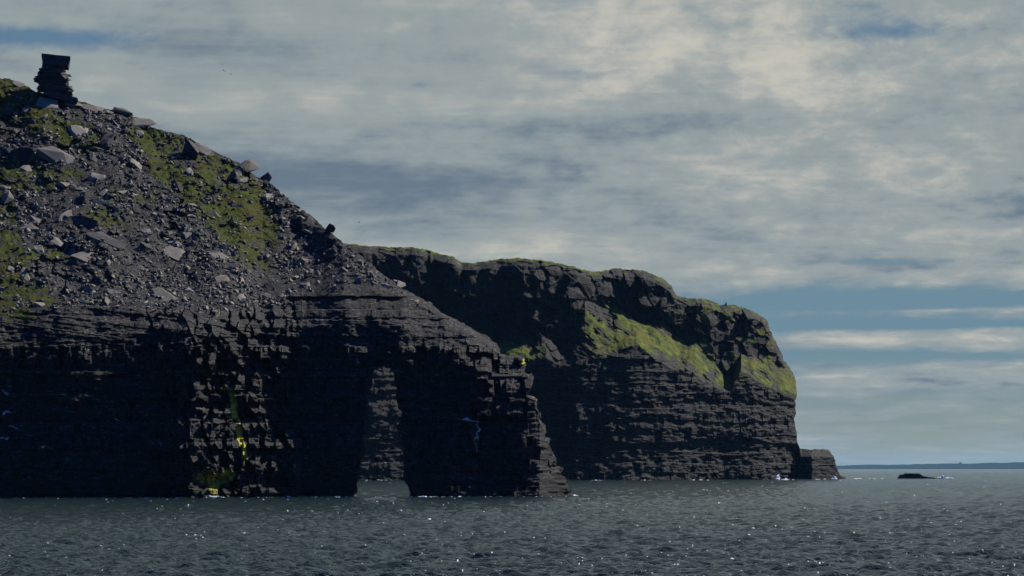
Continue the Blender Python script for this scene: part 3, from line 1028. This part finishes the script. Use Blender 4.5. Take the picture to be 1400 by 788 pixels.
# ------------------------------------------------------------------ the stone stack on the crest
def build_stack():
    base = P(75, 131, 700.0)
    base = np.array(surf(75, 136))
    Ys = base[1]
    s = Ys / F
    root = bpy.data.objects.new('stone_stack', None)
    COL.objects.link(root)
    q = P(75, 133, Ys)
    root.location = q
    tag(root, 'tall dark stack of flat stones with an overhanging cap stone on the crest', 'rock stack')
    r = random.Random(5)

    def add(name, cx, cy, w, h, roll, tone, seed, d=None, dy=0.0, warm=0):
        bm = slab_bm(seed, (1, 1, 1), 0.16, 3, True)
        rough_up(bm, seed, 0.07, 2)
        for v in bm.verts:
            v.co = Vector((v.co.x * w / 2 * s * 0.98, v.co.y * (d or w * .8) / 2 * s, v.co.z * h / 2 * s * 1.15))
        mat = Matrix.Translation(Vector(((cx - 75) * s, dy, (133 - cy) * s))) @ Euler((R(r.uniform(-4, 4)), R(roll), R(r.uniform(-20, 20)))).to_matrix().to_4x4()
        bm.transform(mat)
        me = bm_mesh(bm, name, tone, warm)
        return link(name, me, M_BOULDER, root)

    add('foot_slab', 84, 133.5, 46, 7, 16, .10, 40, 30)
    left = lut([(90, 58), (97, 56), (101, 53.5), (105, 52), (110, 50.5), (118, 50.5), (126, 53), (131, 58)])
    right = lut([(90, 77), (94, 79), (97, 87), (99, 90), (102, 92), (104, 90), (108, 91), (111, 93), (114, 90), (118, 93), (122, 97), (125, 101), (127, 97), (131, 99)])
    y, k = 130.0, 0
    while y > 91:
        h = r.uniform(2.0, 4.6)
        l, rr = left(y) + r.uniform(0, 3), right(y - h / 2) + r.uniform(-2, 1.5)
        add('stone', (l + rr) / 2, y - h / 2, rr - l, h * 1.25, r.uniform(-3, 9), r.uniform(.04, .14), 400 + k, r.uniform(.5, .8) * (rr - l), r.uniform(-1, 1) * s * 3)
        y -= h
        k += 1
    add('cap_stone', 77, 84.5, 38, 12.5, 7, .12, 53, 24)
    add('stone', 69, 91, 20, 7, 3, .07, 54, 18)


build_stack()


# ------------------------------------------------------------------ rock islet, foam
def build_islet():
    Y = 1760.0
    s = Y / F
    root = bpy.data.objects.new('rock_islet', None)
    COL.objects.link(root)
    c = P(1252, 656, Y)
    root.location = (c[0], c[1], 0)
    tag(root, 'low black rock islet with a flat raised top out in the open sea', 'islet')

    def piece(name, pts, dep, seed):
        bm = bmesh.new()
        fr, bk = [], []
        for x, y in pts:
            fr.append(bm.verts.new(((x - 1252) * s, -dep / 2, (655.0 - y) * s)))
            bk.append(bm.verts.new(((x - 1252) * s, dep / 2, (655.0 - y) * s)))
        bm.faces.new(fr)
        bm.faces.new(bk[::-1])
        for i in range(len(pts)):
            j = (i + 1) % len(pts)
            bm.faces.new((fr[j], fr[i], bk[i], bk[j]))
        rough_up(bm, seed, 0.45, 3)
        me = bm_mesh(bm, name, .06)
        return link(name, me, M_BOULDER, root)

    piece('summit', [(1226.5, 657), (1227, 655), (1230, 653), (1230, 650), (1236, 649.3), (1237, 648), (1257, 648), (1258, 650), (1262, 652.5), (1262, 657)], 9, 61)
    piece('shelf', [(1258, 657), (1258, 652), (1266, 652.6), (1277, 653.6), (1279, 655), (1280, 657)], 7, 62)


build_islet()


def build_foam():
    """broken white water along the foot of the cliffs and around the islet"""
    r = np.random.default_rng(77)
    vs, fs = [], []
    off = 0
    spotsF = [(295, 677.5, 14, 2.0, None, 42), (318, 678, 8, 1.0, None, 10), (392, 680, 5, 1.4, None, 6), (355, 679.5, 20, 0.6, None, 8), (430, 679, 24, .7, None, 8), (575, 677, 14, 1.3, None, 10), (640, 677.5, 30, .7, None, 8), (700, 677.5, 16, .7, None, 6),
              (786, 675.5, 6, 1.3, None, 10), (515, 657.5, 18, .5, 1500, 8), (1063, 655.5, 2.5, 4.5, 1540, 14), (1074, 656.3, 7, 1.2, 1540, 12), (1140, 653.5, 5, 1.8, 1620, 14), (1120, 654.5, 10, .7, 1600, 8), (1170, 654, 12, .6, 1700, 6), (1196, 655, 9, .5, 1700, 5),
              (1284, 654, 6, 2.0, 1745, 16), (1295, 654.8, 7, 1.0, 1745, 12), (950, 657, 14, .6, 1500, 6), (880, 658, 10, .5, 1480, 5), (820, 658, 8, .5, 1480, 5), (60, 683.5, 30, .6, None, 6), (150, 682, 30, .6, None, 6), (230, 680.5, 20, .7, None, 6)]
    bm = bmesh.new()
    bmesh.ops.create_icosphere(bm, subdivisions=2, radius=1)
    bv = np.array([v.co[:] for v in bm.verts])
    bf = np.array([[v.index for v in f.verts] for f in bm.faces])
    bm.free()
    for px in np.arange(-60, 788, 5.0):
        if 484 < px < 560 or r.random() < .45:
            continue
        spotsF.append((px, 641 + CAM_H * F / (float(Y0_N(px)) - 3.5), 5, .45 + .5 * r.random() ** 3, None, 2))
    for px, py, w, h, Y, n in spotsF:
        Yw = Y or (float(Y0_N(px)) - 3.5)
        s = Yw / F
        for _ in range(n):
            cx = px + r.normal() * w * .5
            sz = s * (0.4 + 1.1 * r.random())
            p = np.array([(cx - 700) * s, Yw + r.normal() * 1.2, max(0.05, abs(r.normal()) * h * s * .55)])
            nz = 1 + 0.5 * (fbm(bv[:, 0] * 2 + px, bv[:, 1] * 2 + bv[:, 2] + cx, 5, 3)[:, None] - .5) * 2
            vs.append(bv * nz * np.array([sz * 1.6, sz, sz * .6 * min(1.5, h)]) + p)
            fs.append(bf + off)
            off += len(bv)
    me = make_mesh('sea_foam', np.concatenate(vs), np.concatenate(fs))
    tag(link('sea_foam', me, M_FOAM), 'white foam where the swell breaks against the foot of the cliffs and islet', 'foam', kind='stuff')


build_foam()


# ------------------------------------------------------------------ sea birds
def gull_parts(flap):
    def tube(profile):
        bm = bmesh.new()
        rings_ = []
        for y, rx, rz, z in profile:
            rings_.append([bm.verts.new((rx * math.cos(a), y, z + rz * math.sin(a))) for a in [2 * math.pi * i / 10 for i in range(10)]])
        for a, b in zip(rings_[:-1], rings_[1:]):
            for i in range(10):
                bm.faces.new((a[i], a[(i + 1) % 10], b[(i + 1) % 10], b[i]))
        bm.faces.new(rings_[0][::-1])
        bm.faces.new(rings_[-1])
        bmesh.ops.recalc_face_normals(bm, faces=bm.faces)
        return bm
    body = tube([(-.34, .012, .008, .01), (-.30, .06, .012, .01), (-.2, .05, .04, 0), (-.05, .08, .075, 0), (.1, .075, .075, .005), (.2, .045, .05, .02), (.26, .045, .045, .03), (.31, .025, .025, .025), (.36, .006, .006, .015)])
    wings = []
    for sg in (-1, 1):
        bm = bmesh.new()
        st = [(.05, .10, -.10, 0), (.25, .14, -.07, .10 * flap), (.42, .13, -.06, .14 * flap), (.6, .05, -.10, .11 * flap), (.74, -.08, -.14, .04 * flap)]
        top, bot = [], []
        for x, y1, y2, z in st:
            top.append([bm.verts.new((sg * x, y1, z + .012)), bm.verts.new((sg * x, (y1 + y2) / 2, z + .025)), bm.verts.new((sg * x, y2, z + .006))])
            bot.append(bm.verts.new((sg * x, (y1 + y2) / 2, z - .006)))
        for i in range(len(st) - 1):
            a, b, c, d = top[i], top[i + 1], bot[i], bot[i + 1]
            bm.faces.new((a[0], b[0], b[1], a[1]))
            bm.faces.new((a[1], b[1], b[2], a[2]))
            bm.faces.new((a[2], b[2], d, c))
            bm.faces.new((c, d, b[0], a[0]))
        bm.faces.new((top[-1][0], bot[-1], top[-1][2], top[-1][1]))
        bmesh.ops.recalc_face_normals(bm, faces=bm.faces)
        wings.append(bm)
    return body, wings


BIRDS = [
    (306, 97, 850, 'dark', 1.2, 40, 30, 'dark sea bird flying high in the sky, upper of the pair'),
    (315.5, 101.5, 850, 'dark', .3, 80, 0, 'dark sea bird gliding high in the sky, lower of the pair'),
    (491, 304, 900, 'dark', .4, 90, 5, 'lone dark sea bird gliding over the ridge, seen against the cloud'),
    (1206, 605, 1500, 'dark', 1.0, 60, 10, 'tiny dark sea bird low over the open sea near the islet'),
    (789, 590, 1350, 'white', 1.2, 35, 25, 'brightest white gull flying before the shadowed far cliff'),
    (780, 584, 1380, 'white', .6, 75, 10, 'small white gull just up and left of the brightest gull'),
    (789, 630, 1350, 'white', .9, 60, -15, 'white gull low over the water below the brightest gull'),
    (830, 626, 1400, 'white', .5, 80, 10, 'faint white gull low before the far cliff, right of the others'),
    (685, 522, 585, 'white', .8, 50, 20, 'white gull passing high in front of the arch pier'),
    (532, 482, 585, 'white', .8, 60, 20, 'white gull just above the top of the sea arch'),
    (159, 574, 560, 'white', 1.1, 30, 30, 'white gull flying before the dark left cliff'),
    (527, 633, 900, 'white', .8, 50, 10, 'small white gull seen through the sea arch'),
]
for px, py, Y, col, flap, head, bank, label in BIRDS:
    body, wings = gull_parts(flap)
    mat = M_DARKBIRD if col == 'dark' else M_WHITEBIRD
    root = bpy.data.objects.new('sea_bird', None)
    COL.objects.link(root)
    root.location = P(px, py, Y)
    root.rotation_euler = (0, R(bank), R(head))
    root.scale = (1.1,) * 3 if Y > 800 else (.7,) * 3
    for nm, bmx in (('body', body), ('wing', wings[0]), ('wing', wings[1])):
        me = bpy.data.meshes.new(nm)
        bmx.to_mesh(me)
        bmx.free()
        link(nm, me, mat, root)
    tag(root, label, 'bird', 'sea birds around the cliffs')


# ------------------------------------------------------------------ small marks on the far skylines
def build_post():
    px, py = 992.5, 417
    Y = float(depth_far(np.array([px]), np.array([py + 1]))[0])
    p = P(px, py + 0.6, Y)
    bm = bmesh.new()
    w = 0.45
    for z, k in ((-1.0, 1), (0.8, .95), (1.5, .8), (1.7, .55)):
        for sx, sy in ((-1, -1), (1, -1), (1, 1), (-1, 1)):
            bm.verts.new((sx * w * k, sy * w * .7 * k, z))
    bm.verts.ensure_lookup_table()
    for r_ in range(3):
        for i in range(4):
            a, b = r_ * 4 + i, r_ * 4 + (i + 1) % 4
            bm.faces.new([bm.verts[j] for j in (a, b, b + 4, a + 4)])
    bm.faces.new([bm.verts[j] for j in (12, 13, 14, 15)])
    me = bpy.data.meshes.new('standing_post')
    bm.to_mesh(me)
    bm.free()
    o = link('standing_post', me, M_POST)
    o.location = p
    tag(o, 'small dark upright post on the brow of the far headland', 'post')


build_post()


def build_tower():
    px = 1312
    h = float(HP(px)) * YL / F * 0.97
    bm = bmesh.new()
    prof = [(19, -12), (18, 6), (16, 8), (16, 12), (11, 13), (10, 17), (2, 18)]
    rg = [[bm.verts.new((r * math.cos(a), r * math.sin(a), z)) for a in [2 * math.pi * i / 12 for i in range(12)]] for r, z in prof]
    for a, b in zip(rg[:-1], rg[1:]):
        for i in range(12):
            bm.faces.new((a[i], a[(i + 1) % 12], b[(i + 1) % 12], b[i]))
    bm.faces.new(rg[-1])
    me = bpy.data.meshes.new('hill_tower')
    bm.to_mesh(me)
    bm.free()
    o = link('hill_tower', me, M_POST)
    o.location = ((px - 700) / F * YL, YL, h)
    tag(o, 'tiny dark tower on the blue horizon hills', 'tower')


build_tower()


# ------------------------------------------------------------------ haze
def build_haze():
    b = 53000.0
    z0, z1 = -12.0, 230.0
    v = [(-b, -b, z0), (b, -b, z0), (b, b, z0), (-b, b, z0), (-b, -b, z1), (b, -b, z1), (b, b, z1), (-b, b, z1)]
    f = [(0, 3, 2, 1), (4, 5, 6, 7), (0, 1, 5, 4), (1, 2, 6, 5), (2, 3, 7, 6), (3, 0, 4, 7)]
    m = bpy.data.materials.new('haze')
    m.use_nodes = True
    t = m.node_tree
    t.nodes.remove(t.nodes['Principled BSDF'])
    pv = t.nodes.new('ShaderNodeVolumePrincipled')
    pv.inputs['Color'].default_value = (0.24, 0.53, 0.80, 1)
    pv.inputs['Density'].default_value = 7.5e-6
    t.links.new(pv.outputs[0], t.nodes['Material Output'].inputs['Volume'])
    me = make_mesh('haze', np.array(v, float), np.array(f))
    tag(link('haze', me, m), kind='stuff')


build_haze()
